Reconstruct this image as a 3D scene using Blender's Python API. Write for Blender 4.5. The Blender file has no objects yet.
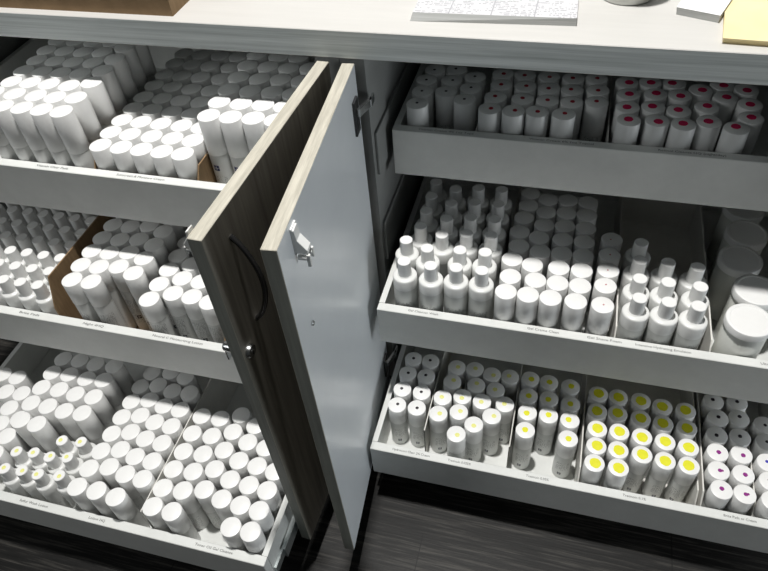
import bpy, bmesh, math, random
from mathutils import Matrix, Vector
random.seed(7)
C = bpy.context.scene.collection
PI = math.pi

# ------------------------------------------------------------------ materials
def new_mat(name):
    m = bpy.data.materials.new(name); m.use_nodes = True
    nt = m.node_tree; b = nt.nodes['Principled BSDF']
    return m, nt, b

def nd(nt, t, **kw):
    n = nt.nodes.new(t)
    for k, v in kw.items(): setattr(n, k, v)
    return n

def ramp(nt, src, stops):
    r = nd(nt, 'ShaderNodeValToRGB'); nt.links.new(src, r.inputs[0])
    el = r.color_ramp.elements
    while len(el) < len(stops): el.new(0.5)
    for e, (p, c) in zip(el, stops):
        e.position = p; e.color = (c[0], c[1], c[2], 1)
    return r.outputs[0]

def grained(name, c1, c2, scale=(1, 1, 1), nscale=8, rough=0.5, detail=5, bump=0.0, spec=0.5, metal=0.0, fine=None):
    """noise-mottled surface, stretched by scale (wood grain when anisotropic)"""
    m, nt, b = new_mat(name)
    tc = nd(nt, 'ShaderNodeTexCoord'); mp = nd(nt, 'ShaderNodeMapping')
    mp.inputs['Scale'].default_value = scale
    nt.links.new(tc.outputs['Object'], mp.inputs['Vector'])
    n = nd(nt, 'ShaderNodeTexNoise'); n.inputs['Scale'].default_value = nscale; n.inputs['Detail'].default_value = detail
    n.inputs['Roughness'].default_value = 0.65
    nt.links.new(mp.outputs[0], n.inputs['Vector'])
    col = ramp(nt, n.outputs['Fac'], [(0.3, c1), (0.7, c2)])
    nt.links.new(col, b.inputs['Base Color'])
    b.inputs['Roughness'].default_value = rough
    b.inputs['Specular IOR Level'].default_value = spec
    b.inputs['Metallic'].default_value = metal
    if bump:
        bp = nd(nt, 'ShaderNodeBump'); bp.inputs['Strength'].default_value = bump; bp.inputs['Distance'].default_value = 0.002
        nt.links.new(n.outputs['Fac'], bp.inputs['Height']); nt.links.new(bp.outputs[0], b.inputs['Normal'])
    return m

M = {}
M['laminate'] = grained('white_laminate', (.66, .67, .65), (.74, .75, .73), nscale=14, rough=.45)
M['counter_top'] = grained('counter_top', (.545, .535, .515), (.58, .57, .55), (2, 30, 2), 3, rough=.4)
M['counter_edge'] = grained('counter_edge', (.40, .44, .435), (.72, .76, .755), (1.2, 40, 60), 2.2, rough=.5, detail=8)
M['door_wood'] = grained('door_wood', (.22, .203, .172), (.43, .402, .345), (40, 40, 1.3), 2.2, rough=.55, detail=8, bump=.1)
M['door_edge'] = grained('door_edge', (.34, .32, .265), (.58, .55, .47), (70, 5, 3.0), 2.5, rough=.5, detail=7)
M['door_inner'] = grained('door_inner', (.72, .75, .78), (.78, .81, .835), (1, 1, 1), 5, rough=.30)
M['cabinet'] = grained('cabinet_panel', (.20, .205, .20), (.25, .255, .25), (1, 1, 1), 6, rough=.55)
M['kraft'] = grained('kraft_cardboard', (.21, .135, .068), (.29, .19, .10), (6, 40, 6), 4, rough=.85)
M['carton'] = grained('white_carton', (.66, .65, .61), (.74, .73, .69), nscale=20, rough=.7)
M['carton_edge'] = grained('dark_edge', (.06, .06, .055), (.10, .10, .09), nscale=20, rough=.7)
M['plastic'] = grained('white_plastic', (.78, .785, .77), (.72, .725, .71), nscale=30, rough=.32)
M['cap'] = grained('white_cap', (.83, .83, .82), (.87, .87, .86), nscale=30, rough=.38)
M['frost'] = grained('frosted_plastic', (.66, .67, .63), (.72, .73, .69), nscale=30, rough=.3)
M['metal'] = grained('steel', (.55, .56, .56), (.68, .69, .69), (1, 60, 1), 4, rough=.25, metal=1.0)
M['rail'] = grained('slide_steel', (.42, .46, .46), (.55, .59, .59), (1, 1, 50), 3, rough=.3, metal=.9)
M['black'] = grained('black_metal', (.015, .015, .016), (.03, .03, .032), nscale=20, rough=.28)
M['gunmetal'] = grained('dark_handle_metal', (.10, .10, .105), (.16, .16, .165), nscale=20, rough=.25, metal=.9)
M['ink'] = grained('print_ink', (.07, .07, .07), (.12, .12, .12), nscale=50, rough=.7)
M['yellow'] = grained('yellow_dot', (.74, .72, .01), (.80, .78, .03), nscale=60, rough=.6)
M['pale_yellow'] = grained('pale_yellow_dot', (.76, .75, .20), (.82, .81, .34), nscale=60, rough=.6)
M['red'] = grained('red_dot', (.36, .02, .035), (.44, .03, .05), nscale=60, rough=.6)
M['crimson'] = grained('crimson_dot', (.60, .015, .09), (.70, .02, .12), nscale=60, rough=.6)
M['purple'] = grained('purple_dot', (.14, .01, .16), (.36, .02, .26), nscale=300, rough=.6)
M['dark'] = grained('black_dot', (.015, .01, .015), (.03, .02, .03), nscale=60, rough=.6)
M['blue'] = grained('blue_dot', (.03, .03, .35), (.06, .05, .45), nscale=60, rough=.6)
M['manila'] = grained('manila_paper', (.78, .66, .36), (.84, .72, .43), nscale=12, rough=.7)
M['paper'] = grained('paper', (.78, .78, .79), (.83, .83, .84), nscale=6, rough=.7)
M['paper_edge'] = grained('paper_edge', (.42, .43, .42), (.62, .63, .62), (2, 2, 300), 3, rough=.8)
M['wall'] = grained('wall_paint', (.50, .50, .49), (.54, .54, .53), nscale=9, rough=.8)

def floor_mat():
    m, nt, b = new_mat('dark_vinyl_plank')
    tc = nd(nt, 'ShaderNodeTexCoord'); mp = nd(nt, 'ShaderNodeMapping')
    mp.inputs['Scale'].default_value = (2.6, 60, 1); mp.inputs['Rotation'].default_value = (0, 0, .02)
    nt.links.new(tc.outputs['Object'], mp.inputs['Vector'])
    n = nd(nt, 'ShaderNodeTexNoise'); n.inputs['Scale'].default_value = 2.5; n.inputs['Detail'].default_value = 9; n.inputs['Roughness'].default_value = .7
    nt.links.new(mp.outputs[0], n.inputs['Vector'])
    c = ramp(nt, n.outputs['Fac'], [(.36, (.003, .003, .0027)), (.5, (.009, .0085, .008)), (.64, (.060, .056, .050))])
    br = nd(nt, 'ShaderNodeTexBrick'); br.inputs['Scale'].default_value = 1.0
    br.inputs['Color1'].default_value = (1, 1, 1, 1); br.inputs['Color2'].default_value = (.72, .72, .72, 1); br.inputs['Mortar'].default_value = (.2, .2, .2, 1)
    br.inputs['Mortar Size'].default_value = .0015; br.inputs['Brick Width'].default_value = 1.1; br.inputs['Row Height'].default_value = .16
    nt.links.new(tc.outputs['Object'], br.inputs['Vector'])
    mx = nd(nt, 'ShaderNodeMixRGB', blend_type='MULTIPLY'); mx.inputs[0].default_value = 1
    nt.links.new(c, mx.inputs[1]); nt.links.new(br.outputs[0], mx.inputs[2])
    nt.links.new(mx.outputs[0], b.inputs['Base Color'])
    b.inputs['Roughness'].default_value = .5; b.inputs['Specular IOR Level'].default_value = .3
    bp = nd(nt, 'ShaderNodeBump'); bp.inputs['Strength'].default_value = .25; bp.inputs['Distance'].default_value = .002
    nt.links.new(n.outputs['Fac'], bp.inputs['Height']); nt.links.new(bp.outputs[0], b.inputs['Normal'])
    return m
M['floor'] = floor_mat()

def math_n(nt, op, a, b=None):
    n = nd(nt, 'ShaderNodeMath', operation=op)
    for i, v in enumerate((a, b)):
        if v is None: continue
        if isinstance(v, (int, float)): n.inputs[i].default_value = v
        else: nt.links.new(v, n.inputs[i])
    return n.outputs[0]

def label_mat(name, base, z0, z1, sq=None, sqcol=(.02, .03, .10), ink=.55):
    """printed bottle body: lines of small print on the front, optional square emblem (angle, z, half size)"""
    m, nt, b = new_mat(name)
    tc = nd(nt, 'ShaderNodeTexCoord'); sx = nd(nt, 'ShaderNodeSeparateXYZ')
    nt.links.new(tc.outputs['Object'], sx.inputs[0])
    x, y, z = sx.outputs
    ang = math_n(nt, 'ARCTAN2', x, math_n(nt, 'MULTIPLY', y, -1.0))
    arc = math_n(nt, 'MULTIPLY', ang, .021)
    cb = nd(nt, 'ShaderNodeCombineXYZ')
    row = math_n(nt, 'FLOOR', math_n(nt, 'MULTIPLY', z, 260.0))
    nt.links.new(math_n(nt, 'MULTIPLY', arc, 520.0), cb.inputs[0]); nt.links.new(math_n(nt, 'MULTIPLY', row, 3.7), cb.inputs[1])
    n = nd(nt, 'ShaderNodeTexNoise'); n.inputs['Scale'].default_value = 1.0; n.inputs['Detail'].default_value = 1
    nt.links.new(cb.outputs[0], n.inputs['Vector'])
    txt = math_n(nt, 'GREATER_THAN', n.outputs['Fac'], .52)
    fr = math_n(nt, 'FRACT', math_n(nt, 'MULTIPLY', z, 260.0))
    txt = math_n(nt, 'MULTIPLY', txt, math_n(nt, 'LESS_THAN', fr, .55))
    txt = math_n(nt, 'MULTIPLY', txt, math_n(nt, 'LESS_THAN', math_n(nt, 'ABSOLUTE', ang), .75))
    txt = math_n(nt, 'MULTIPLY', txt, math_n(nt, 'GREATER_THAN', z, z0))
    txt = math_n(nt, 'MULTIPLY', txt, math_n(nt, 'LESS_THAN', z, z1))
    txt = math_n(nt, 'MULTIPLY', txt, ink)
    m1 = nd(nt, 'ShaderNodeMixRGB'); nt.links.new(txt, m1.inputs[0])
    m1.inputs[1].default_value = (*base, 1); m1.inputs[2].default_value = (.06, .06, .07, 1)
    out = m1.outputs[0]
    if sq:
        a0, zc, h = sq
        da = math_n(nt, 'ABSOLUTE', math_n(nt, 'SUBTRACT', arc, a0)); dz = math_n(nt, 'ABSOLUTE', math_n(nt, 'SUBTRACT', z, zc))
        s = math_n(nt, 'LESS_THAN', math_n(nt, 'MAXIMUM', da, dz), h)
        # pale cross inside the square
        cr = math_n(nt, 'MULTIPLY', math_n(nt, 'LESS_THAN', math_n(nt, 'MINIMUM', da, dz), h * .14), math_n(nt, 'LESS_THAN', math_n(nt, 'MAXIMUM', da, dz), h * .75))
        mc = nd(nt, 'ShaderNodeMixRGB'); nt.links.new(cr, mc.inputs[0]); mc.inputs[1].default_value = (*sqcol, 1); mc.inputs[2].default_value = (.55, .57, .62, 1)
        m2 = nd(nt, 'ShaderNodeMixRGB'); nt.links.new(s, m2.inputs[0]); nt.links.new(out, m2.inputs[1]); nt.links.new(mc.outputs[0], m2.inputs[2])
        out = m2.outputs[0]
    nt.links.new(out, b.inputs['Base Color']); b.inputs['Roughness'].default_value = .38
    return m
M['body_tall'] = label_mat('printed_tall_body', (.72, .725, .71), .012, .045, (.002, .062, .0055))
M['body_logo'] = label_mat('printed_logo_body', (.72, .725, .71), .03, .066, (.0, .084, .006), (.02, .03, .14))
M['body_short'] = label_mat('printed_short_body', (.68, .685, .67), .012, .06)
M['body_square'] = label_mat('printed_square_body', (.70, .71, .695), .034, .066, (-.004, .020, .0044), (.03, .03, .035), .62)
M['body_print'] = label_mat('printed_wide_body', (.70, .705, .69), .03, .105, (.004, .05, .005), (.03, .03, .035), .6)
M['body_white'] = label_mat('pale_printed_body', (.74, .745, .73), .02, .06, None, ink=.4)
M['body_tip'] = label_mat('printed_tip_body', (.60, .61, .59), .02, .10, (.0, .07, .005), (.02, .03, .12), .55)
M['body_round'] = label_mat('printed_round_body', (.60, .61, .59), .03, .095, None, ink=.4)

def clear_mat():
    m, nt, b = new_mat('clear_plastic')
    b.inputs['Base Color'].default_value = (.86, .88, .86, 1); b.inputs['Roughness'].default_value = .15
    t = nd(nt, 'ShaderNodeBsdfTransparent'); mx = nd(nt, 'ShaderNodeMixShader')
    n = nd(nt, 'ShaderNodeTexNoise'); n.inputs['Scale'].default_value = 30
    f = math_n(nt, 'MULTIPLY_ADD', n.outputs['Fac'], .25); nt.nodes[-1].inputs[2].default_value = .12
    nt.links.new(f, mx.inputs[0]); nt.links.new(t.outputs[0], mx.inputs[1]); nt.links.new(b.outputs[0], mx.inputs[2])
    nt.links.new(mx.outputs[0], nt.nodes['Material Output'].inputs['Surface'])
    return m
M['clear'] = clear_mat()

def form_mat():
    m, nt, b = new_mat('printed_form')
    tc = nd(nt, 'ShaderNodeTexCoord'); sx = nd(nt, 'ShaderNodeSeparateXYZ'); nt.links.new(tc.outputs['Object'], sx.inputs[0])
    x, y, z = sx.outputs
    row = math_n(nt, 'FLOOR', math_n(nt, 'MULTIPLY', y, 170.0)); fr = math_n(nt, 'FRACT', math_n(nt, 'MULTIPLY', y, 170.0))
    cb = nd(nt, 'ShaderNodeCombineXYZ'); nt.links.new(math_n(nt, 'MULTIPLY', x, 240.0), cb.inputs[0]); nt.links.new(math_n(nt, 'MULTIPLY', row, 5.3), cb.inputs[1])
    n = nd(nt, 'ShaderNodeTexNoise'); n.inputs['Scale'].default_value = 1; n.inputs['Detail'].default_value = 1; nt.links.new(cb.outputs[0], n.inputs['Vector'])
    cb2 = nd(nt, 'ShaderNodeCombineXYZ'); nt.links.new(math_n(nt, 'MULTIPLY', x, 28.0), cb2.inputs[0]); nt.links.new(math_n(nt, 'MULTIPLY', row, 1.9), cb2.inputs[1])
    n2 = nd(nt, 'ShaderNodeTexNoise'); n2.inputs['Scale'].default_value = 1; nt.links.new(cb2.outputs[0], n2.inputs['Vector'])
    t = math_n(nt, 'MULTIPLY', math_n(nt, 'GREATER_THAN', n.outputs['Fac'], .48), math_n(nt, 'LESS_THAN', fr, .5))
    t = math_n(nt, 'MULTIPLY', t, math_n(nt, 'GREATER_THAN', n2.outputs['Fac'], .47))
    fx = math_n(nt, 'FRACT', math_n(nt, 'MULTIPLY', x, 15.0))
    g = math_n(nt, 'LESS_THAN', fx, .03)
    t = math_n(nt, 'MULTIPLY', math_n(nt, 'MAXIMUM', t, g), .42)
    mx = nd(nt, 'ShaderNodeMixRGB'); nt.links.new(t, mx.inputs[0]); mx.inputs[1].default_value = (.60, .60, .62, 1); mx.inputs[2].default_value = (.05, .05, .08, 1)
    nt.links.new(mx.outputs[0], b.inputs['Base Color']); b.inputs['Roughness'].default_value = .7
    return m
M['form'] = form_mat()

# ------------------------------------------------------------------ mesh helpers
class MB:
    def __init__(s): s.v = []; s.f = []; s.mi = []
    def quadbox(s, bot, top, mi=0):
        """bot / top: four corner points each, counter-clockwise seen from above"""
        b = len(s.v); s.v += [tuple(p) for p in bot] + [tuple(p) for p in top]
        fs = [(3, 2, 1, 0), (4, 5, 6, 7), (0, 1, 5, 4), (1, 2, 6, 5), (2, 3, 7, 6), (3, 0, 4, 7)]
        mis = mi if isinstance(mi, (list, tuple)) else [mi] * 6
        for f, q in zip(fs, mis): s.f.append(tuple(b + i for i in f)); s.mi.append(q)
        return s
    def box(s, x0, x1, y0, y1, z0, z1, mi=0):
        return s.quadbox([(x0, y0, z0), (x1, y0, z0), (x1, y1, z0), (x0, y1, z0)], [(x0, y0, z1), (x1, y0, z1), (x1, y1, z1), (x0, y1, z1)], mi)
    def prism(s, poly, axis_pts, mi=0):
        """poly: list of 3D points (one end); axis_pts: offset vector to other end"""
        b = len(s.v); n = len(poly); o = Vector(axis_pts)
        s.v += [tuple(p) for p in poly] + [tuple(Vector(p) + o) for p in poly]
        s.f.append(tuple(range(b + n - 1, b - 1, -1))); s.mi.append(mi)
        s.f.append(tuple(range(b + n, b + 2 * n))); s.mi.append(mi)
        for i in range(n):
            j = (i + 1) % n; s.f.append((b + i, b + j, b + n + j, b + n + i)); s.mi.append(mi)
        return s
    def lathe(s, prof, n=28, mi=0, mat=None):
        b = len(s.v); rings = []
        for r, z in prof:
            if r < 1e-6:
                rings.append([len(s.v)]); s.v.append((0, 0, z))
            else:
                rings.append(list(range(len(s.v), len(s.v) + n)))
                s.v += [(r * math.cos(2 * PI * k / n), r * math.sin(2 * PI * k / n), z) for k in range(n)]
        for q, (a, c) in enumerate(zip(rings, rings[1:])):
            for k in range(n):
                k2 = (k + 1) % n
                if len(a) == 1: f = (a[0], c[k2], c[k]) if False else (a[0], c[k], c[k2])[::-1]
                elif len(c) == 1: f = (a[k], a[k2], c[0])
                else: f = (a[k], a[k2], c[k2], c[k])
                s.f.append(f); s.mi.append(mi)
        if mat is not None:
            for i in range(b, len(s.v)): s.v[i] = tuple(mat @ Vector(s.v[i]))
        return s
    def tube(s, pts, r, n=10, mi=0):
        b = len(s.v); pts = [Vector(p) for p in pts]; up = Vector((0.1, 1, 0.05)).normalized()
        for i, p in enumerate(pts):
            t = (pts[min(i + 1, len(pts) - 1)] - pts[max(i - 1, 0)]).normalized()
            a = t.cross(up).normalized(); c = a.cross(t)
            rr = r[i] if isinstance(r, list) else r
            s.v += [tuple(p + rr * (math.cos(2 * PI * k / n) * a + math.sin(2 * PI * k / n) * c)) for k in range(n)]
        for i in range(len(pts) - 1):
            for k in range(n):
                k2 = (k + 1) % n; s.f.append((b + i * n + k, b + i * n + k2, b + (i + 1) * n + k2, b + (i + 1) * n + k)); s.mi.append(mi)
        s.f.append(tuple(b + k for k in range(n))); s.mi.append(mi)
        e = b + (len(pts) - 1) * n; s.f.append(tuple(e + k for k in range(n - 1, -1, -1))); s.mi.append(mi)
        return s
    def mesh(s, name, mats, bevel=0.0, smooth=False):
        me = bpy.data.meshes.new(name); me.from_pydata(s.v, [], s.f); me.polygons.foreach_set('material_index', s.mi)
        for m in (mats if isinstance(mats, (list, tuple)) else [mats]): me.materials.append(m)
        bm = bmesh.new(); bm.from_mesh(me)
        bmesh.ops.recalc_face_normals(bm, faces=bm.faces)
        if bevel: bmesh.ops.bevel(bm, geom=list(bm.edges), offset=bevel, segments=1, affect='EDGES', clamp_overlap=True)
        bm.to_mesh(me); bm.free()
        if smooth:
            me.polygons.foreach_set('use_smooth', [True] * len(me.polygons)); me.set_sharp_from_angle(angle=math.radians(38))
        me.update(); return me
    def build(s, name, mats, parent=None, loc=None, **kw):
        o = bpy.data.objects.new(name, s.mesh(name, mats, **kw)); C.objects.link(o)
        if parent: o.parent = parent
        if loc: o.location = loc
        return o

def tag(o, label=None, cat=None, group=None, kind=None):
    if label: o['label'] = label
    if cat: o['category'] = cat
    if group: o['group'] = group
    if kind: o['kind'] = kind
    return o
def empty(name, loc, label, cat, group=None, rz=0):
    o = bpy.data.objects.new(name, None); C.objects.link(o); o.location = loc; o.rotation_euler.z = rz
    o.empty_display_size = .02
    return tag(o, label, cat, group)
def move_origin(o, p):
    """put the origin of a parentless-space mesh at p without moving it"""
    o.data.transform(Matrix.Translation(-Vector(p))); o.location = Vector(o.location) + Vector(p)
    return o

# ------------------------------------------------------------------ measurements (metres; y into the cabinet, countertop front edge at y = 0.018)
COUNTER_Z, COUNTER_T = .9009, .0477
FLOOR_Z = -.15
YF = {'LT': -.1275, 'LM': -.2658, 'LB': -.5453, 'RT': .103, 'RM': -.0978, 'RB': -.2467}   # drawer fronts
ZT = {'T': .6644, 'M': .3675, 'B': .065}                                                    # top of drawer fronts
FH = .104
XL, XR = (-1.133, -.2664), (-.1311, .735)
SPOTS = {
 'LT1': [[(-0.8648,-0.086),(-0.8225,-0.086),(-0.7797,-0.086),(-0.7373,-0.086),(-0.695,-0.086)],[(-0.874,-0.0447),(-0.8266,-0.0439),(-0.7793,-0.0437),(-0.737,-0.0437),(-0.695,-0.0388)],[(-0.8635,-0.0038),(-0.8212,-0.002),(-0.7789,-0.0015),(-0.734,-0.0015),(-0.6952,0.0155)],[(-0.8656,0.0385),(-0.8233,0.0402),(-0.781,0.0408),(-0.7388,0.0441),(-0.6988,0.0608)],[(-0.8645,0.0808),(-0.8219,0.0825),(-0.7796,0.083),(-0.7365,0.0872),(-0.6996,0.1078)],[(-0.8693,0.1228),(-0.827,0.1245),(-0.7832,0.1252),(-0.7412,0.1298),(-0.7038,0.1539)],[(-0.8706,0.1651),(-0.8273,0.1668),(-0.785,0.1674),(-0.7423,0.1721),(-0.7045,0.1962)]],
 'LT2': [[(-0.6449,-0.0832),(-0.6008,-0.0832),(-0.5581,-0.0832),(-0.5158,-0.0832),(-0.4735,-0.0832)],[(-0.648,-0.041),(-0.6057,-0.0412),(-0.5597,-0.0409),(-0.5158,-0.0409),(-0.4735,-0.0409)],[(-0.648,0.0013),(-0.6057,0.0011),(-0.5626,0.0013),(-0.5182,0.0013),(-0.4757,0.0013)],[(-0.648,0.0443),(-0.6057,0.0446),(-0.5608,0.0435),(-0.5175,0.0436),(-0.4735,0.0436)],[(-0.648,0.0866),(-0.6057,0.0869),(-0.5626,0.0858),(-0.5184,0.0859),(-0.4735,0.0859)],[(-0.648,0.1332),(-0.6057,0.1322),(-0.5609,0.1304),(-0.5167,0.1305),(-0.4735,0.131)],[(-0.648,0.1779),(-0.6057,0.1774),(-0.5631,0.178),(-0.5158,0.178),(-0.4735,0.178)],[(-0.648,0.2252),(-0.6057,0.2251),(-0.5634,0.2254),(-0.5158,0.225),(-0.4735,0.225)],[(-0.648,0.269),(-0.6057,0.2681),(-0.559,0.269),(-0.5158,0.269),(-0.4735,0.269)]],
 'LT3': [[(-0.4275,-0.0359),(-0.3852,-0.0349),(-0.3426,-0.0322),(-0.3003,-0.0326)],[(-0.4275,0.0093),(-0.384,0.0092),(-0.3418,0.0116),(-0.2995,0.0112)],[(-0.4275,0.0537),(-0.3846,0.054),(-0.3418,0.056),(-0.2995,0.0557)],[(-0.4275,0.0991),(-0.384,0.0986),(-0.3418,0.102),(-0.2995,0.1013)],[(-0.4275,0.1438),(-0.3841,0.1439),(-0.3414,0.1443),(-0.2995,0.1499)],[(-0.4257,0.1861),(-0.3785,0.1858),(-0.3362,0.1866)]],
 'LM1': [[(-0.828,-0.2245),(-0.871,-0.2245),(-0.914,-0.2245),(-0.957,-0.2245),(-1.0,-0.2245),(-1.043,-0.2245),(-1.086,-0.2245)],[(-0.828,-0.183),(-0.871,-0.183),(-0.914,-0.183),(-0.957,-0.183),(-1.0,-0.183),(-1.043,-0.183),(-1.086,-0.183)],[(-0.828,-0.1415),(-0.871,-0.1415),(-0.914,-0.1415),(-0.957,-0.1415),(-1.0,-0.1415),(-1.043,-0.1415),(-1.086,-0.1415)],[(-0.828,-0.1),(-0.871,-0.1),(-0.914,-0.1),(-0.957,-0.1),(-1.0,-0.1),(-1.043,-0.1),(-1.086,-0.1)],[(-0.828,-0.0585),(-0.871,-0.0585),(-0.914,-0.0585),(-0.957,-0.0585),(-1.0,-0.0585),(-1.043,-0.0585),(-1.086,-0.0585)],[(-0.828,-0.017),(-0.871,-0.017),(-0.914,-0.017),(-0.957,-0.017),(-1.0,-0.017),(-1.043,-0.017),(-1.086,-0.017)],[(-0.828,0.0245),(-0.871,0.0245),(-0.914,0.0245),(-0.957,0.0245),(-1.0,0.0245),(-1.043,0.0245),(-1.086,0.0245)]],
 'LM2': [[(-0.7335,-0.2191),(-0.6904,-0.2166)],[(-0.7395,-0.1772),(-0.6973,-0.1749),(-0.6559,-0.1663),(-0.6152,-0.178)],[(-0.74,-0.1349),(-0.6977,-0.1326),(-0.6563,-0.124),(-0.6152,-0.134)],[(-0.74,-0.0926),(-0.6977,-0.0903),(-0.6563,-0.0817),(-0.6152,-0.0917)],[(-0.739,-0.0503),(-0.6968,-0.048),(-0.6558,-0.0375),(-0.6152,-0.0494)],[(-0.7391,-0.0039),(-0.6968,-0.0057),(-0.6558,0.0048),(-0.6152,-0.007)]],
 'LM3': [[(-0.5647,-0.2193)],[(-0.5647,-0.177),(-0.5236,-0.1952),(-0.4813,-0.1963),(-0.4395,-0.2027)],[(-0.5647,-0.1348),(-0.5243,-0.1529),(-0.482,-0.154),(-0.4395,-0.152)],[(-0.5647,-0.0925),(-0.524,-0.1106),(-0.4818,-0.1079),(-0.4395,-0.108)],[(-0.5647,-0.0502),(-0.5241,-0.0645),(-0.4818,-0.064),(-0.4395,-0.064)],[(-0.5647,-0.0079),(-0.5241,-0.0208),(-0.4818,-0.0199),(-0.4395,-0.02)]],
 'LB0': [[(-0.926,-0.4733)],[(-0.965,-0.446),(-0.926,-0.4288)],[(-0.9623,-0.4038)],[(-0.9682,-0.3619),(-0.926,-0.3821)],[(-1.0071,-0.3237),(-0.9647,-0.3197)],[(-1.0466,-0.281),(-1.0044,-0.2814)]],
 'LB1tall': [[(-0.8847,-0.4029),(-0.8424,-0.4037)],[(-0.8896,-0.3584),(-0.8453,-0.3572),(-0.8005,-0.3603),(-0.7564,-0.3567)],[(-0.8916,-0.3152),(-0.8462,-0.3117),(-0.801,-0.3146),(-0.7545,-0.3124)],[(-0.8914,-0.2729),(-0.8471,-0.2684),(-0.7997,-0.2707),(-0.757,-0.2657)],[(-0.8888,-0.2306),(-0.8457,-0.2261),(-0.801,-0.2284),(-0.754,-0.2235)]],
 'LB1tip': [[(-0.8785,-0.5),(-0.8374,-0.4957),(-0.7961,-0.4954),(-0.7481,-0.4877)],[(-0.8782,-0.4579),(-0.8373,-0.4517),(-0.7961,-0.4528),(-0.7554,-0.4453)],[(-0.7922,-0.411),(-0.7471,-0.4046)]],
 'LB2': [[(-0.6941,-0.5018),(-0.6482,-0.5002),(-0.6006,-0.5038)],[(-0.6927,-0.458),(-0.6508,-0.445),(-0.6073,-0.4528),(-0.565,-0.4543)],[(-0.6896,-0.415),(-0.6487,-0.402),(-0.6073,-0.4105),(-0.565,-0.412)],[(-0.6891,-0.371),(-0.6488,-0.3574),(-0.6072,-0.3656),(-0.565,-0.3676)],[(-0.6892,-0.3269),(-0.6486,-0.3139),(-0.6073,-0.3229),(-0.565,-0.3239)],[(-0.6888,-0.2845),(-0.6487,-0.271),(-0.6073,-0.2792),(-0.565,-0.2803)],[(-0.6889,-0.2415),(-0.6486,-0.2287),(-0.6071,-0.2369),(-0.565,-0.2333)],[(-0.681,-0.1992),(-0.6359,-0.1884),(-0.594,-0.1948)]],
 'LB3': [[(-0.52,-0.5008),(-0.4755,-0.5017),(-0.3427,-0.5038),(-0.3,-0.5038)],[(-0.5188,-0.4585),(-0.4743,-0.4543),(-0.4306,-0.4422),(-0.3859,-0.4533),(-0.3422,-0.4571),(-0.3,-0.4593)],[(-0.5173,-0.4139),(-0.4721,-0.4097),(-0.4291,-0.394),(-0.3865,-0.4089),(-0.3422,-0.4119),(-0.3,-0.4145)],[(-0.5152,-0.3703),(-0.4698,-0.3664),(-0.428,-0.3477),(-0.3858,-0.3639),(-0.3421,-0.3672),(-0.3,-0.371)],[(-0.5162,-0.3248),(-0.4699,-0.3211),(-0.4275,-0.3012),(-0.3845,-0.3183),(-0.3402,-0.3227)],[(-0.515,-0.2787),(-0.47,-0.2756),(-0.4268,-0.2569),(-0.3834,-0.2759)]],
 'RT1': [[(-0.089,0.1445),(-0.0432,0.1948),(-0.0026,0.1709)],[(-0.0886,0.19),(-0.0404,0.237),(0.0017,0.213)],[(-0.0902,0.2323),(-0.0382,0.2793),(0.003,0.2553)],[(-0.0809,0.2735)]],
 'RT2': [[(0.049,0.1461),(0.093,0.1445),(0.1359,0.1487),(0.1832,0.1471)],[(0.0535,0.1881),(0.1044,0.1894),(0.1503,0.1889),(0.1945,0.1902),(0.239,0.1955)],[(0.0587,0.2331),(0.1046,0.2344),(0.149,0.233),(0.1925,0.2325),(0.2389,0.2378)],[(0.0559,0.2753),(0.0988,0.2763),(0.145,0.2751),(0.1915,0.2748),(0.2349,0.2799)]],
 'RT3': [[(0.2963,0.1445),(0.3444,0.15),(0.3877,0.1445),(0.4301,0.1586),(0.4729,0.1445)],[(0.2936,0.187),(0.338,0.1934),(0.3814,0.1866),(0.429,0.2065),(0.4994,0.1813)],[(0.2944,0.2309),(0.3425,0.2373),(0.3847,0.2403),(0.4215,0.2638),(0.4625,0.2441),(0.502,0.2256)],[(0.291,0.273),(0.3329,0.2785),(0.376,0.2817),(0.4593,0.2864),(0.5003,0.276)]],
 'RM1': [[(-0.0797,-0.0503),(-0.0259,-0.0526),(0.0236,-0.0486),(0.0733,-0.0473)],[(-0.0898,0.0102),(-0.0428,-0.0058),(0.0218,0.001),(0.0714,0.0038)],[(-0.0703,0.0561),(-0.0222,0.0394),(0.0262,0.051),(0.0758,0.0535)],[(-0.0692,0.1058),(-0.0222,0.0891),(0.0262,0.1007),(0.0758,0.1032)],[(-0.0688,0.1559),(-0.0222,0.1388),(0.0262,0.1504),(0.0758,0.1529)],[(-0.0688,0.2056),(-0.0222,0.1885),(0.0262,0.2001),(0.0758,0.2026)]],
 'RM2': [[(0.1225,-0.0563),(0.1648,-0.0563),(0.2071,-0.0563),(0.2538,-0.0563)],[(0.1256,-0.0141),(0.1744,-0.0151),(0.2167,-0.0151),(0.259,-0.0144)],[(0.1225,0.0349),(0.1638,0.0258),(0.2155,0.0272),(0.2595,0.0279)],[(0.1314,0.0763),(0.175,0.0666),(0.2172,0.0694),(0.2595,0.0702)],[(0.1275,0.1192),(0.1684,0.1084),(0.2163,0.1117),(0.2594,0.1125)],[(0.131,0.1657),(0.1751,0.1502),(0.2172,0.154),(0.2595,0.1548)],[(0.1357,0.208),(0.1751,0.1925),(0.2172,0.1963),(0.2595,0.1971)],[(0.1357,0.2503),(0.1751,0.235),(0.2172,0.2394),(0.2595,0.2394)]],
 'RM3': [[(0.3027,-0.0563)],[(0.3056,-0.0052)],[(0.3092,0.0379)],[(0.3102,0.0823)],[(0.3129,0.1289)]],
 'RM4': [[(0.3641,-0.0492),(0.4146,-0.0492),(0.4651,-0.0492)],[(0.3642,0.0013),(0.4147,0.0015),(0.4704,0.001)],[(0.3641,0.0518),(0.4155,0.0543),(0.4682,0.0515)],[(0.3659,0.1023)]],
 'RM5': [[(0.5593,-0.0361)],[(0.5788,0.0443)],[(0.5575,0.1242)],[(0.5762,0.2047)],[(0.5788,0.2874)]],
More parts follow.
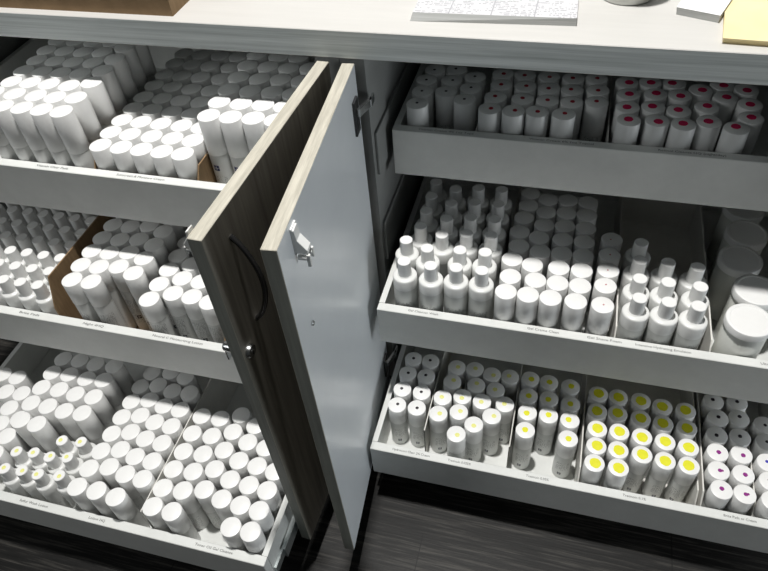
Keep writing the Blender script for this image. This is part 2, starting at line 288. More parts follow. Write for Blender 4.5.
 'RB1': [[(-0.09,-0.1507),(-0.0451,-0.1491)],[(-0.0886,-0.1069),(-0.0433,-0.1062)],[(-0.0865,-0.0599),(-0.043,-0.0594)],[(-0.0833,-0.017),(-0.042,-0.0153)]],
 'RB2': [[(0.0535,-0.1958)],[(0.0051,-0.1534),(0.0486,-0.1397),(0.0863,-0.1643),(0.1211,-0.1354)],[(0.0061,-0.1101),(0.0491,-0.0978),(0.0941,-0.1018),(0.1449,-0.0989)],[(0.0194,-0.0626),(0.0744,-0.0607),(0.119,-0.0639)],[(0.022,-0.0204),(0.0641,-0.0169),(0.1048,-0.024),(0.146,-0.022)]],
 'RB3': [[(0.1963,-0.1545),(0.2865,-0.1561)],[(0.1958,-0.1092),(0.241,-0.1071),(0.2866,-0.1098)],[(0.1928,-0.0651),(0.2379,-0.0635),(0.285,-0.0672)],[(0.1919,-0.0177),(0.2337,-0.019),(0.2816,-0.0212)]],
 'RB4': [[(0.3428,-0.2018),(0.3902,-0.2018)],[(0.3447,-0.1605),(0.3888,-0.1605),(0.436,-0.1613),(0.481,-0.1657),(0.5268,-0.1667)],[(0.3445,-0.1189),(0.3896,-0.1164),(0.4357,-0.1183),(0.4817,-0.1205),(0.5273,-0.1235)],[(0.3428,-0.0741),(0.3848,-0.0708),(0.4329,-0.0729),(0.4785,-0.0763),(0.5258,-0.0762)],[(0.3427,-0.0284),(0.3851,-0.0273),(0.4326,-0.0269),(0.4774,-0.0326),(0.5251,-0.0329)]],
 'RB5': [[(0.5884,-0.2013),(0.6311,-0.2013)],[(0.5856,-0.1591),(0.6321,-0.1572)],[(0.5862,-0.1168),(0.6323,-0.1119)],[(0.5878,-0.0746),(0.6332,-0.0696)],[(0.5927,-0.0305),(0.6348,-0.0223)],[(0.586,0.0119),(0.6348,0.02)]],
 'RB6': [[(0.681,-0.2047)],[(0.681,-0.1624)],[(0.681,-0.1201)],[(0.6837,-0.071)],[(0.6842,-0.0287)]],
}

LABELS = {'RT': [('Vitamin Cream 4% 1oz Tops', -0.081, 0.025), ('Vitamin Cream 6% 1oz Topical', 0.128, 0.243), ('Retinol Cleanse HQ (night/day)', 0.353, 0.464)],
 'RM': [('Gel Cleanser Wash', -0.067, -0.005), ('Gel Creme Clean', 0.172, 0.232), ('Gel Shave Foam', 0.285, 0.348), ('Intensive Hydrating Emulsion', 0.373, 0.471), ('Ultra Cream', 0.589, 0.629)],
 'RB': [('Hydrocort Clear 2% Cream', -0.081, 0.003), ('Tretinoin 0.025%', 0.043, 0.093), ('Tretinoin 0.05%', 0.211, 0.258), ('Tretinoin 0.1%', 0.407, 0.452), ('Brite Pads or Cream', 0.599, 0.659)],
 'LT': [('Vitamin Clear Pads', -0.782, -0.711), ('Sunscreen & Moisture Cream', -0.605, -0.505)],
 'LM': [('Brite Pads', -0.884, -0.834), ('Night 4HQ', -0.726, -0.677), ('Mineral C Moisturizing Lotion', -0.562, -0.449)],
 'LB': [('Sulfur Wash Lotion', -0.848, -0.776), ('Lotion HQ', -0.673, -0.634), ('Toner Oil Gel Cleanse', -0.422, -0.338)]}


# ------------------------------------------------------------------ setting
fl = MB().box(-3, 3, -3.2, .76, FLOOR_Z - .02, FLOOR_Z).build('floor', M['floor']); tag(fl, kind='structure')
wl = MB().box(-3, 3, .72, .76, FLOOR_Z, 2.5).build('wall_back', M['wall']); tag(wl, kind='structure')

# countertop: pale top, grey wood-grain edge
ct = MB().box(-1.30, .92, .018, .719, COUNTER_Z - COUNTER_T, COUNTER_Z, [1, 0, 1, 1, 1, 1]).build('countertop', [M['counter_top'], M['counter_edge']], bevel=.0012)
tag(ct, 'long pale laminate countertop with thick grey wood-grain front edge over both cabinets', 'countertop')
move_origin(ct, (-.19, .3, COUNTER_Z - COUNTER_T))

# ------------------------------------------------------------------ cabinets
cabL = empty('storage_cabinet', (-.68, .33, FLOOR_Z), 'left storage cabinet with three pulled-out drawers of white bottles and open grain-faced door', 'cabinet', 'cabinets under the counter')
cabR = empty('storage_cabinet', (.30, .33, FLOOR_Z), 'right storage cabinet with three pulled-out drawers and open white-lined door', 'cabinet', 'cabinets under the counter')

def local(o, parent):
    """parent a mesh modelled in world space"""
    o.parent = parent; o.location = Vector(o.location) - parent.matrix_basis.translation
    return o

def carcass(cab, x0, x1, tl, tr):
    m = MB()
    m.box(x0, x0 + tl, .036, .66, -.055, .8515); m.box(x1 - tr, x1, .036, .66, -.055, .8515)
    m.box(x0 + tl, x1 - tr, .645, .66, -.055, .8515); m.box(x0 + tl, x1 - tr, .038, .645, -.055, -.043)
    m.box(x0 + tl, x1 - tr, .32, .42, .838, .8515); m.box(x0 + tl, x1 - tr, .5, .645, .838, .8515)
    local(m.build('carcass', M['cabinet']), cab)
    k = MB().box(x0 + .01, x1 - .01, .10, .12, FLOOR_Z, -.0555).build('toe_kick', M['black']); local(k, cab)
carcass(cabL, -1.178, -.1945, .026, .043)
carcass(cabR, -.1935, .79, .0435, .036)
for z0, z1 in ((.595, .69), (.365, .472), (.065, .17)):
    o = MB().box(-.1498, -.1445, .05, .62, z0, z1).build('spacer_block', M['cabinet'], bevel=.001); local(o, cabR)
    o = MB().box(-.25, -.2378, .05, .62, z0 - .02, z1 - .02).build('spacer_block', M['laminate'], bevel=.001); local(o, cabL)

def text_mesh(txt, width, name):
    cu = bpy.data.curves.new(name, 'FONT'); cu.body = txt; cu.size = 1.0; cu.resolution_u = 2; cu.offset = .0
    ob = bpy.data.objects.new('tmp_text', cu); C.objects.link(ob)
    bpy.context.view_layer.update()
    me = bpy.data.meshes.new_from_object(ob.evaluated_get(bpy.context.evaluated_depsgraph_get()))
    bpy.data.objects.remove(ob); bpy.data.curves.remove(cu)
    xs = [v.co.x for v in me.vertices]; w = max(xs) - min(xs); sc = width / w
    sy = min(sc, .0070)
    for v in me.vertices: v.co = ((v.co.x - min(xs)) * sc, v.co.y * sy * 1.1, 0)
    me.materials.clear(); me.materials.append(M['ink']); me.name = name
    return me

DEPTH = .56
def make_drawer(key, cab):
    x0, x1 = XL if key[0] == 'L' else XR
    yf = YF[key]; zt = ZT[key[1]]; zb = zt - FH; yb = yf + (DEPTH if key[0] == 'L' or key != 'RT' else .52)
    t = .012
    m = MB()
    m.box(x0, x0 + t, yf + .0202, yb, zb + .001, zt)              # sides
    m.box(x1 - t, x1, yf + .0202, yb, zb + .001, zt)
    m.box(x0 + t, x1 - t, yb - t, yb, zb + .001, zt)              # back
    m.box(x0 + t, x1 - t, yf + .0202, yb - t, zb + .001, zb + .010)   # bottom
    d = m.build('drawer', M['laminate']); move_origin(d, ((x0 + x1) / 2, yf, zb)); local(d, cab)
    origin = Vector(((x0 + x1) / 2, yf, zb))
    def sub(mb, name, mats, **kw):
        o = mb.build(name, mats, **kw); o.parent = d; o.location = -origin; return o
    sub(MB().box(x0, x1, yf, yf + .020, zb, zt), 'front_panel', M['laminate'], bevel=.0012)
    for sx in (0, 1):
        xa, xb = (x0 - .0125, x0 - .0005) if sx == 0 else (x1 + .0005, x1 + .0125)
        r = MB(); xm = (xa + xb) / 2
        r.box(min(xm, xa if sx == 0 else xb), max(xm, xa if sx == 0 else xb), yf + .06, yb + .02, zb + .012, zb + .05)
        if sx == 0: r.box(xm, xb, yf + .022, yb, zb + .018, zb + .044)
        else: r.box(xa, xm, yf + .022, yb, zb + .018, zb + .044)
        o = sub(r, 'slide_rail', M['rail']); o['label'] = 'steel slide rail'
    for txt, a, b in LABELS.get(key, []):
        me = text_mesh(txt, b - a, 'printed_label')
        o = bpy.data.objects.new('printed_label', me); C.objects.link(o); o.parent = d
        o.location = Vector((a, yf + .0075, zt + .0004)) - origin
        o['label'] = 'small black printed words'
    return d, sub
DR = {}
for k in YF: DR[k] = make_drawer(k, cabL if k[0] == 'L' else cabR)
def divider(key, x, y0, y1, ztop, mats, th=.0022):
    zb = ZT[key[1]] - FH + .0102
    d, sub = DR[key]
    o = sub(MB().box(x - th / 2, x + th / 2, y0, y1, zb, ztop, [0, 0, 1, 0, 0, 0]), 'divider', mats)
divider('RB', -.0198, -.188, .26, .085, [M['carton'], M['carton_edge']])
divider('RB', .168, -.188, .26, .085, [M['carton'], M['carton_edge']])
divider('LB', -.7247, -.522, -.02, .055, [M['clear'], M['clear']])
divider('LB', -.5425, -.515, -.02, .112, [M['carton'], M['carton']])
divider('RT', .0258, .13, .60, .655, [M['carton'], M['carton_edge']])
divider('RT', .2675, .13, .60, .655, [M['carton'], M['carton_edge']])
divider('RM', .1012, -.07, .45, .34, [M['carton'], M['carton_edge']], th=.001)

# doors
DW, DT, DZ0, DZ1 = .45, .0215, -.049, .846
def make_door(cab, fx, fy, a, outer_right):
    """built in the frame: s along the door from its free edge to the hinge, n = outward to the right"""
    mats = [M['door_edge'], M['door_wood'], M['door_inner']]
    R_, L_ = (1, 2) if outer_right else (2, 1)
    # local axes: x = n, y = s
    m = MB().box(0, DT, 0, DW, 0, DZ1 - DZ0, [0, 0, 3, R_, 0, L_])
    mats.append(M['door_front'])
    o = m.build('door', mats, bevel=.0008)
    o.parent = cab; o.location = Vector((fx, fy, DZ0)) - cab.matrix_basis.translation; o.rotation_euler.z = -a
    return o
M['door_front'] = grained('door_front_edge', (.20, .207, .185), (.36, .368, .33), (30, 30, 1.5), 2.2, rough=.55, detail=7)
doorL = make_door(cabL, -.2467, -.4307, .0435, True)
doorR = make_door(cabR, -.1463, -.4325, -.0805, False)
def Z(z): return z - DZ0

# bow handle, lock on the left door (outer side x = DT)
hp = []
for i in range(15):
    t = i / 14; hp.append((DT + .030 * math.sin(PI * t) ** .75, .058, Z(.803 - .170 * t)))
hp = [(DT - .001, .058, Z(.803))] + hp[1:-1] + [(DT - .001, .058, Z(.633))]
h = MB().tube(hp, .0042).build('handle', M['gunmetal'], doorL, smooth=True); h['label'] = 'dark metal bow handle'
rot = Matrix.Rotation(PI / 2, 4, 'Y')
lk = MB()
lk.lathe([(0, 0), (.0115, 0), (.0115, .004), (.010, .007), (0, .007)], 20, 0, Matrix.Translation((DT, .0155, Z(.607))) @ rot)
lk.lathe([(0, .007), (.0045, .007), (.0045, .0075), (0, .0075)], 16, 0, Matrix.Translation((DT, .0155, Z(.607))) @ rot)
lk.box(DT + .0068, DT + .0079, .0145, .0165, Z(.602), Z(.612), 1)
lk = lk.build('lock', [M['metal'], M['black']], doorL, smooth=True); lk['label'] = 'round chrome cylinder lock'
cm = MB().lathe([(0, 0), (.0085, 0), (.0085, .013), (.007, .015), (0, .015)], 16, 0, Matrix.Translation((0, .0105, Z(.614))) @ Matrix.Rotation(-PI / 2, 4, 'Y'))
cm.box(-.0125, -.010, .004, .018, Z(.588), Z(.618))
cm.build('lock_cam', M['metal'], doorL, smooth=True)
def latch(door, side, s, z, k=1.0):
    """white plastic child latch; side = +1 on x = DT face, -1 on x = 0 face"""
    f = DT if side > 0 else 0
    X = lambda d: f + side * d * k
    m = MB()
    def bxk(d0, d1, s0, s1, z0, z1):
        a, b = sorted((X(d0), X(d1))); m.box(a, b, s + s0 * k, s + s1 * k, z + z0 * k, z + z1 * k)
    bxk(0, .003, -.010, .012, -.022, .026)                       # base plate
    # fan-shaped bracket: thin at the top, flaring outwards to its foot
    pr = [(X(.0025), s - .010 * k, z + .024 * k), (X(.0055), s - .010 * k, z + .024 * k), (X(.0075), s - .010 * k, z + .006 * k), (X(.020), s - .010 * k, z - .012 * k), (X(.020), s - .010 * k, z - .019 * k), (X(.0025), s - .010 * k, z - .019 * k)]
    m.prism(pr, (0, .018 * k, 0))
    bxk(.0032, .021, -.012, -.004, -.030, -.0245)                # hook bar
    bxk(.0032, .021, .002, .009, -.030, -.0245)
    bxk(.017, .0225, -.012, -.007, -.042, -.0195)                # prongs
    bxk(.017, .0225, .005, .0095, -.038, -.0195)
    o = m.build('child_latch', M['plastic'], door, bevel=.0006); o['label'] = 'white plastic safety latch'
latch(doorR, 1, .058, Z(.812), .92)
latch(doorL, -1, .012, Z(.836), .62)
bp = MB().lathe([(0, 0), (.0045, 0), (.0045, .002), (.003, .0035), (0, .0035)], 14, 0, Matrix.Translation((DT, .0527, Z(.6495))) @ rot)
bp.build('screw_cap', M['metal'], doorR, smooth=True)
for zc in (.765, .06):
    hg = MB()
    hg.lathe([(0, 0), (.017, 0), (.017, .002), (.014, .003), (0, .003)], 20, 0, Matrix.Translation((DT, .425, Z(zc))) @ rot)
    hg.box(DT, DT + .004, .405, .432, Z(zc - .032), Z(zc + .032), 0)
    hg.prism([(DT + .003, .415, Z(zc + .002)), (DT + .010, .415, Z(zc + .002)), (DT + .024, .452, Z(zc + .002)), (DT + .020, .458, Z(zc + .002))], (0, 0, .014), 1)
    hg.prism([(DT + .020, .446, Z(zc + .002)), (DT + .024, .446, Z(zc + .002)), (DT + .024, .470, Z(zc + .002)), (DT + .020, .470, Z(zc + .002))], (0, 0, .014), 1)
    o = hg.build('hinge', [M['black'], M['metal']], doorR, smooth=True); o['label'] = 'dark cup hinge with steel arm'

# ------------------------------------------------------------------ boxes and cartons standing in the drawers
def tray(name, label, cat, x0, x1, y0, y1, zbase, hl, hr, hb, hf, mats, th=.0028, flare=0.0, group=None):
    """open box: left, right, back, front wall heights; side walls slope down to the front"""
    o = MB()
    o.box(x0, x1, y0, y1, zbase, zbase + .0012)
    zb = zbase + .0012; zi = zbase
    def side(xa, xb, h):
        cut = .045
        pts = [(xa, y0 + .0003, zb), (xa, y1 - .0003, zb), (xa, y1 - .0003, zi + h), (xa, y0 + cut * .6, zi + h), (xa, y0 + .0003, zi + max(hf, h * .62))]
        o.prism(pts, (xb - xa, 0, 0), 0)
    side(x0, x0 + th, hl); side(x1 - th, x1, hr)
    o.box(x0 + th, x1 - th, y1 - th, y1, zb, zi + hb)
    o.box(x0 + th, x1 - th, y0, y0 + th * .7, zb, zi + hf)
    ob = o.build(name, mats); tag(ob, label, cat, group); move_origin(ob, ((x0 + x1) / 2, (y0 + y1) / 2, zbase))
    return ob
BASE = {k: ZT[k] - FH + .0102 for k in ZT}
tray('cardboard_box', 'open brown cardboard box of short bottles in the upper left drawer', 'box', -.6722, -.4495, -.1068, .33, BASE['T'], .106, .106, .09, .06, M['kraft'])
tray('cardboard_box', 'tall-sided brown cardboard box in middle of the middle left drawer', 'box', -.7950, -.5905, -.245, .19, BASE['M'], .182, .045, .12, .02, M['kraft'])
tray('plastic_bin', 'clear plastic bin of plain bottles in the middle left drawer', 'box', -.5890, -.4150, -.243, .19, BASE['M'], .10, .09, .08, .03, M['clear'])
tray('cardboard_box', 'brown cardboard box mostly hidden behind the open door in the middle left drawer', 'box', -.4135, -.283, -.245, .12, BASE['M'], .112, .10, .08, .05, M['kraft'])
tray('white_carton', 'half-empty white carton of pump-shaped bottles in the middle right drawer', 'box', .3362, .5105, -.077, .38, BASE['M'], .094, .094, .094, .05, M['carton'])
tray('white_carton', 'white carton holding large-yellow-dot bottles in the lower right drawer', 'box', .3175, .5525, -.2250, .24, BASE['B'], .103, .103, .09, .02, M['carton'])
tray('white_carton', 'narrow white carton of purple-dot bottles in the lower right drawer', 'box', .5600, .6590, -.2250, .24, BASE['B'], .103, .103, .09, .02, M['carton'])

# ------------------------------------------------------------------ bottles
def cap_mesh(r, z0, z1, name='cap'):
    m = MB(); e = .0012
    m.lathe([(r - .003, z0), (r - .0004, z0), (r, z0 + .0006), (r, z1 - e), (r - e * .35, z1 - e * .3), (r - e, z1), (0, z1)], 30)
    return m.mesh(name, M['cap'], smooth=True)
def body_mesh(r, z1, mat, shoulder=0.0, neck=0.0):
    m = MB(); p = [(0, .0008), (r * .80, 0), (r - .0015, .0004), (r, .002)]
    if shoulder: p += [(r, z1 - shoulder), (r * .94, z1 - shoulder * .45), (r * .75, z1 - shoulder * .1), (neck, z1)]
    else: p += [(r, z1)]
    p += [(0, z1)]
    m.lathe(p, 30); return m.mesh('body', mat, smooth=True)
def capped(h, r, capfrac, mat):
    zc = h * (1 - capfrac)
    return [('body', body_mesh(r - .0006, zc - .001, mat)), ('cap', cap_mesh(r, zc - .0005, h))]
def tipped(h, r, sh, nr, mat, collar):
    """round-shouldered bottle with a narrow cylindrical cap"""
    zc = h - sh
    b = MB(); b.lathe([(0, .0008), (r * .8, 0), (r - .0015, .0004), (r, .002), (r, zc - collar), (r - .0004, zc - collar), (0, zc - collar)], 30)
    c = MB(); c.lathe([(r - .001, zc - collar), (r + .0003, zc - collar), (r + .0003, zc - .0035), (r - .0008, zc - .0012), (r - .0028, zc), (nr + .002, zc + .0008), (nr + .001, zc + .002), (0, zc + .002)], 30)
    t = MB(); t.lathe([(nr, zc + .0015), (nr, zc + .012), (nr * .96, h - .001), (nr * .88, h), (0, h)], 22)
    return [('body', b.mesh('body', mat, smooth=True)), ('collar', c.mesh('collar', M['plastic'], smooth=True)), ('cap', t.mesh('cap', M['cap'], smooth=True))]
def jar(h, r):
    b = MB(); b.lathe([(0, .001), (r * .85, 0), (r - .004, .001), (r - .002, .006), (r - .002, h - .026), (r - .005, h - .021), (r - .006, h - .014), (0, h - .014)], 40)
    l = MB(); l.lathe([(r - .004, h - .016), (r, h - .016), (r, h - .003), (r - .001, h - .001), (r - .004, h), (r - .007, h), (r - .008, h - .0008), (0, h - .0008)], 44)
    return [('body', b.mesh('body', M['frost'], smooth=True)), ('lid', l.mesh('lid', M['cap'], smooth=True))]
def dot_mesh(r, mat, blot=False):
    m = MB(); n = 14
    rnd = random.Random(int(r * 1e5))
    ring = [(r * (1 + rnd.uniform(-.08, .08)) * math.cos(2 * PI * k / n), r * (1 + rnd.uniform(-.08, .08)) * math.sin(2 * PI * k / n), 0) for k in range(n)]
    m.prism(ring, (0, 0, .0004))
    if blot:
        m.prism([(r * .6 * math.cos(2 * PI * k / 9) + r * 1.1, r * .6 * math.sin(2 * PI * k / 9) + r * .4, 0) for k in range(9)], (0, 0, .0004))
    return m.mesh('colour_dot', mat)

ORD = ['front', 'second', 'third', 'fourth', 'fifth', 'sixth', 'seventh', 'eighth', 'ninth', 'tenth']
COL = ['first', 'second', 'third', 'fourth', 'fifth', 'sixth', 'seventh', 'eighth']
# bin: (object name, builder, extra base height, look, place, dot spec, group)
BINS = {
 'LT1': ('tall_bottle', capped(.2018, .021, .40, M['body_tall']), 0, 'tall white bottle', 'leftmost bin of upper left drawer', None),
 'LT2': ('capped_bottle', capped(.1310, .021, .45, M['body_short']), .0013, 'short white bottle', 'cardboard box in upper left drawer', None),
 'LT3': ('tall_bottle', capped(.1866, .021, .40, M['body_logo']), 0, 'tall white bottle', 'upper left drawer beside door', None),
 'LM1': ('tipped_bottle', tipped(.1590, .0204, .036, .0134, M['body_white'], .022), 0, 'narrow-tipped white bottle', 'left bin of middle left drawer', None),
 'LM2': ('tall_bottle', capped(.1860, .021, .30, M['body_print']), .0013, 'tall white bottle', 'middle box of middle left drawer', None),
 'LM3': ('capped_bottle', capped(.1630, .021, .30, M['body_print']), .0013, 'plain white bottle', 'right box of middle left drawer', None),
 'LB0': ('capped_bottle', capped(.1585, .021, .45, M['body_short']), 0, 'short white bottle', 'left edge of lower left drawer', None),
 'LB1tall': ('tall_bottle', capped(.1985, .021, .40, M['body_tall']), 0, 'tall white bottle', 'lower left drawer', None),
 'LB1tip': ('tipped_bottle', tipped(.1590, .0204, .036, .0134, M['body_white'], .022), 0, 'white bottle with yellow-dotted tip', 'lower left drawer', ('pale_yellow', .0046, .0030)),
 'LB2': ('capped_bottle', capped(.1590, .021, .45, M['body_short']), 0, 'plain white bottle', 'middle bin of lower left drawer', None),
 'LB3': ('capped_bottle', capped(.1470, .021, .45, M['body_short']), 0, 'plain white bottle', 'right bin of lower left drawer', None),
 'RT1': ('dotted_bottle', capped(.1303, .021, .48, M['body_square']), 0, 'white bottle with small black dot', 'upper right drawer', ('dark', .0028, .003)),
 'RT2': ('dotted_bottle', capped(.1303, .021, .48, M['body_square']), 0, 'white bottle with small red dot', 'upper right drawer', ('red', .0044, .003)),
 'RT3': ('dotted_bottle', capped(.1303, .021, .48, M['body_square']), 0, 'white bottle with crimson dot', 'upper right drawer', ('crimson', .0082, .005)),
 'RM1': ('pump_bottle', tipped(.1960, .0243, .037, .0135, M['body_tip'], .026), 0, 'white bottle with narrow cap', 'left bin of middle right drawer', None),
 'RM2': ('capped_bottle', capped(.1560, .021, .40, M['body_short']), 0, 'plain white bottle', 'second bin of middle right drawer', None),
 'RM3': ('dotted_bottle', capped(.1560, .021, .40, M['body_short']), 0, 'white bottle with tiny red dot', 'single file in middle right drawer', ('red', .0015, .003)),
 'RM4': ('pump_bottle', tipped(.1800, .0250, .037, .0138, M['body_round'], .030), .0013, 'white bottle with narrow cap', 'carton in middle right drawer', None),
 'RM5': ('wide_jar', jar(.150, .0405), 0, 'wide white lidded jar', 'right end of middle right drawer', None),
 'RB1': ('dotted_bottle', capped(.1385, .0205, .36, M['body_square']), 0, 'white bottle with black dot', 'lower right drawer', ('dark', .0036, .0025)),
 'RB2': ('dotted_bottle', capped(.1385, .0205, .36, M['body_square']), 0, 'white bottle with tiny yellow dot', 'lower right drawer', ('pale_yellow', .0052, .005)),
 'RB3': ('dotted_bottle', capped(.1385, .0205, .36, M['body_square']), 0, 'white bottle with medium yellow dot', 'lower right drawer', ('yellow', .0066, .003)),
 'RB4': ('dotted_bottle', capped(.1372, .0205, .36, M['body_square']), .0013, 'white bottle with large yellow dot', 'lower right drawer', ('yellow', .0118, .0018)),
 'RB5': ('dotted_bottle', capped(.1277, .021, .40, M['body_square']), .0013, 'white bottle with dark purple dot', 'lower right drawer', ('purple', .0046, .004)),
 'RB6': ('dotted_bottle', capped(.1290, .021, .40, M['body_square']), 0, 'white bottle with blue-black dot', 'right edge of lower right drawer', ('blue', .0034, .003)),
}
GROUPS = {'LT1': 'tall bottles at left of the upper left drawer', 'LT2': 'short bottles in the upper left cardboard box', 'LT3': 'tall bottles by the door in the upper left drawer',
 'LM1': 'narrow-tipped bottles in the middle left drawer', 'LM2': 'tall bottles in the middle left box', 'LM3': 'bottles in the box nearest the doors', 'LB0': 'short bottles at left of the lower left drawer',
 'LB1tall': 'tall bottles in the lower left drawer', 'LB1tip': 'yellow-tipped bottles in the lower left drawer', 'LB2': 'bottles in the middle bin of the lower left drawer', 'LB3': 'bottles in the right bin of the lower left drawer',
 'RT1': 'black-dotted bottles in the upper right drawer', 'RT2': 'red-dotted bottles in the upper right drawer', 'RT3': 'crimson-dotted bottles in the upper right drawer', 'RM1': 'narrow-capped bottles in the middle right drawer',
 'RM2': 'plain bottles in the middle right drawer', 'RM3': 'single file of bottles in the middle right drawer', 'RM4': 'narrow-capped bottles in the middle right carton', 'RM5': 'jars in the middle right drawer',
 'RB1': 'black-dotted bottles in the lower right drawer', 'RB2': 'tiny-yellow-dotted bottles in the lower right drawer', 'RB3': 'medium-yellow-dotted bottles in the lower right drawer', 'RB4': 'large-yellow-dotted bottles in the lower right drawer',
 'RB5': 'purple-dotted bottles in the lower right drawer', 'RB6': 'bottles at the right edge of the lower right drawer'}
HIDDEN = set()   #HIDDEN#
for key, rows in SPOTS.items():
    name, parts, dz, look, place, dot = BINS[key]
    z0 = BASE[key[1]] + dz
    rows = [sorted(r) for r in rows]
    proto = None; dm = None
    top = [max(v.co.z for v in me.vertices) for _, me in parts][-1]
    if dot: dm = dot_mesh(dot[1], M[dot[0]], blot=False)
    if key == 'RB5': dm2 = dot_mesh(.0042, M['purple'], True); dm3 = dot_mesh(.0042, M['dark'])
    for ri, row in enumerate(rows):
        for ci, (x, y) in enumerate(row):
            if (key, ri, ci) in HIDDEN: continue
            if len(row) == 1: where = ORD[ri] + ' row'
            else: where = ORD[ri] + ' row, ' + COL[ci] + ' from left'
            lab = look + ', ' + place + ', ' + where
            rz = math.radians(random.uniform(-18, 34))
            if proto is None:
                root = empty(name, (x, y, z0), lab, 'jar' if key == 'RM5' else 'bottle', GROUPS[key], rz)
                ch = []
                for pn, me in parts:
                    o = bpy.data.objects.new(pn, me); C.objects.link(o); o.parent = root; ch.append(o)
                proto = (root, ch)
            else:
                root = proto[0].copy(); C.objects.link(root); root.location = (x, y, z0); root.rotation_euler.z = rz; root['label'] = lab
                ch = []
                for c0 in proto[1]:
                    c = c0.copy(); C.objects.link(c); c.parent = root; ch.append(c)
            if dot:
                me = dm
                if key == 'RB5': me = (dm, dm2, dm)[(ri + ci) % 3] if ri < 3 else dm3
                if key == 'RB6' and ri != 2: me = bpy.data.meshes.get('black_cap_dot') or dot_mesh(.0034, M['dark'])
                if key == 'RT2' and ri > 1: me = bpy.data.meshes.get('x') or dm
                d = bpy.data.objects.new('colour_dot', me); C.objects.link(d); d.parent = ch[-1]
                a = random.uniform(0, 2 * PI); q = dot[2] * random.uniform(.2, 1)
                d.location = (q * math.cos(a), q * math.sin(a), top)
                d['label'] = {'dark': 'black cap dot', 'red': 'dull red cap dot', 'crimson': 'crimson cap dot', 'yellow': 'yellow cap dot', 'pale_yellow': 'pale yellow cap dot', 'purple': 'dark purple cap dot', 'blue': 'blue-black cap dot'}[dot[0]]

# ------------------------------------------------------------------ things on the counter
CZ = COUNTER_Z
bx = MB()
x0, x1, y0, y1, hh = -0.8798, -0.4875, 0.0364, 0.3236, .20
bx.box(x0, x1, y0, y1, CZ, CZ + .003)
bx.box(x0, x1, y0, y0 + .003, CZ + .003, CZ + hh); bx.box(x0, x1, y1 - .003, y1, CZ + .003, CZ + hh)
bx.box(x0, x0 + .003, y0 + .003, y1 - .003, CZ + .003, CZ + hh); bx.box(x1 - .003, x1, y0 + .003, y1 - .003, CZ + .003, CZ + hh)
b_ = bx.build('cardboard_box', M['kraft']); tag(b_, 'brown cardboard box standing on the left end of the countertop', 'box'); move_origin(b_, ((x0 + x1) / 2, (y0 + y1) / 2, CZ))
fo = b_.location
for nm, pts, off in (('flap', [(x0, y0, CZ + hh + .0003), (x1, y0, CZ + hh + .0003), (x1, y0 + .14, CZ + hh + .0003), (x0, y0 + .14, CZ + hh + .0003)], (0, 0, .003)), ('flap', [(x0, y0 + .142, CZ + hh + .0003), (x1, y0 + .142, CZ + hh + .0003), (x1, y1, CZ + hh + .0003), (x0, y1, CZ + hh + .0003)], (0, 0, .003))):
    f = MB().prism(pts, off).build(nm, M['kraft']); f.parent = b_; f.location = -Vector(fo)

ps = MB()
def quad(a, b, c, d, z): return [(a[0], a[1], z), (b[0], b[1], z), (c[0], c[1], z), (d[0], d[1], z)]
ps.quadbox(quad((-0.0749, 0.0628), (0.1839, 0.073), (0.1778, 0.2574), (-0.0749, 0.2503), CZ), quad((-0.0709, 0.068), (0.1839, 0.073), (0.1778, 0.2574), (-0.0749, 0.2503), CZ + .0125), [1, 0, 1, 1, 1, 1])
pp = ps.build('paper_pad', [M['form'], M['paper_edge']]); tag(pp, 'thick pad of printed white forms lying near the middle of the countertop', 'paper'); move_origin(pp, (0.0524, 0.1606, CZ))
cup = MB().lathe([(0, .004), (.036, .004), (.0395, 0), (.041, .001), (.0425, .006), (.053, .115), (.0545, .118), (.052, .118), (.0415, .008), (0, .007)], 40)
cp = cup.build('plastic_cup', M['frost'], loc=(0.25529999999999997, 0.1911, CZ), smooth=True); tag(cp, 'round pale plastic cup standing behind on the countertop between papers', 'cup')
np_ = MB()
np_.quadbox(quad((0.3294, 0.128), (0.3877, 0.1056), (0.4243, 0.2116), (0.3551, 0.2218), CZ), quad((0.3275, 0.127), (0.3877, 0.1046), (0.4243, 0.2116), (0.3551, 0.2218), CZ + .012), [1, 0, 1, 1, 1, 1])
npo = np_.build('note_pad', [M['paper'], M['paper_edge']]); tag(npo, 'small plain white note pad beside the yellow envelope on the countertop', 'paper'); move_origin(npo, (0.3733, 0.1606, CZ))
ev = MB()
ev.quadbox(quad((0.3896, 0.0445), (0.6383, 0.0302), (0.6484, 0.1912), (0.403, 0.2065), CZ), quad((0.3896, 0.0445), (0.6383, 0.0302), (0.6484, 0.1912), (0.403, 0.2065), CZ + .007))
ev.quadbox(quad((0.3877, 0.0404), (0.6403, 0.0262), (0.6484, 0.069), (0.3917, 0.0832), CZ + .0073), quad((0.3877, 0.0404), (0.6403, 0.0262), (0.6484, 0.069), (0.3917, 0.0832), CZ + .0090))
evo = ev.build('manila_envelope', M['manila']); tag(evo, 'yellow manila envelope lying at the right end of the countertop', 'envelope'); move_origin(evo, (0.5058, 0.1199, CZ))

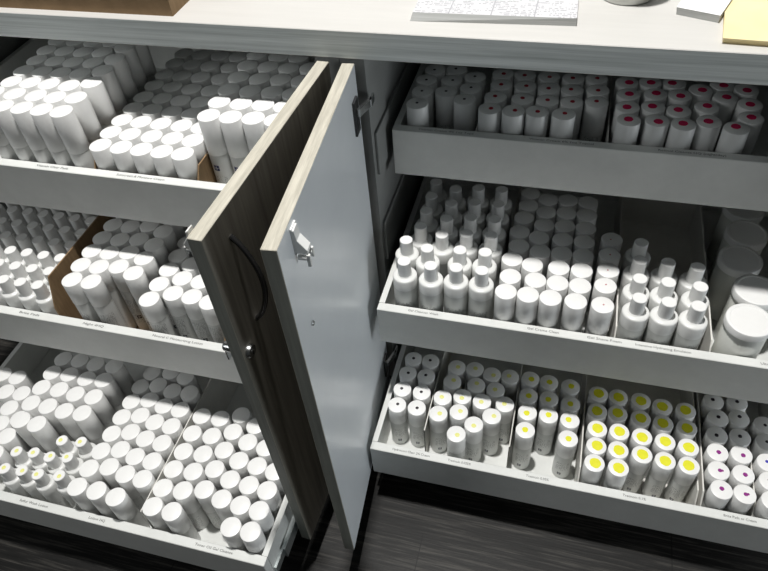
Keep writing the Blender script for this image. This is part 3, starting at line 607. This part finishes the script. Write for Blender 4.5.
# ------------------------------------------------------------------ light
w = bpy.data.worlds.new('room'); bpy.context.scene.world = w; w.use_nodes = True
w.node_tree.nodes['Background'].inputs[0].default_value = (.93, 1.0, 1.0, 1); w.node_tree.nodes['Background'].inputs[1].default_value = .028
def area(name, loc, size, energy, target=None, color=(1, 1, 1)):
    l = bpy.data.lights.new(name, 'AREA'); l.shape = 'DISK'; l.size = size; l.energy = energy; l.color = color
    o = bpy.data.objects.new(name, l); C.objects.link(o); o.location = loc
    d = Vector(target) - Vector(loc) if target else Vector((0, 0, -1))
    o.rotation_euler = d.to_track_quat('-Z', 'Y').to_euler(); return o
area('ceiling_downlight', (-.16, -.15, 4.0), .16, 150, color=(1, .985, .955))
area('room_light', (-2.7, -2.1, 2.0), 1.2, 17, (-.7, -.3, .4), (.97, 1, 1))
area('door_fill_light', (2.7, -.45, .38), 1.0, 24, (-.15, -.3, .4), (.91, .97, 1))  # unseen bluish fill, added low on the right to brighten the right door's inner face

# ------------------------------------------------------------------ camera
cam = bpy.data.cameras.new('camera'); co = bpy.data.objects.new('camera', cam); C.objects.link(co)
yaw, pitch, roll, fpx = .3365, .8083, -.1052, 672.7486
cy, sy, cp_, sp_, cr, sr = math.cos(yaw), math.sin(yaw), math.cos(pitch), math.sin(pitch), math.cos(roll), math.sin(roll)
fw = Vector((-sy * cp_, cy * cp_, -sp_)); rt = Vector((cy, sy, 0)); up = rt.cross(fw)
r_ = cr * rt + sr * up; u_ = -sr * rt + cr * up
mat = Matrix(((r_.x, u_.x, -fw.x), (r_.y, u_.y, -fw.y), (r_.z, u_.z, -fw.z))).to_4x4(); mat.translation = (.1904, -.9558, 1.3938)
co.matrix_world = mat
cam.sensor_fit = 'HORIZONTAL'; cam.sensor_width = 36; cam.lens = fpx * 36 / 768; cam.clip_start = .05
sc = bpy.context.scene; sc.camera = co
sc.view_settings.view_transform = 'Standard'; sc.view_settings.look = 'None'; sc.view_settings.exposure = 0; sc.view_settings.gamma = 1.0
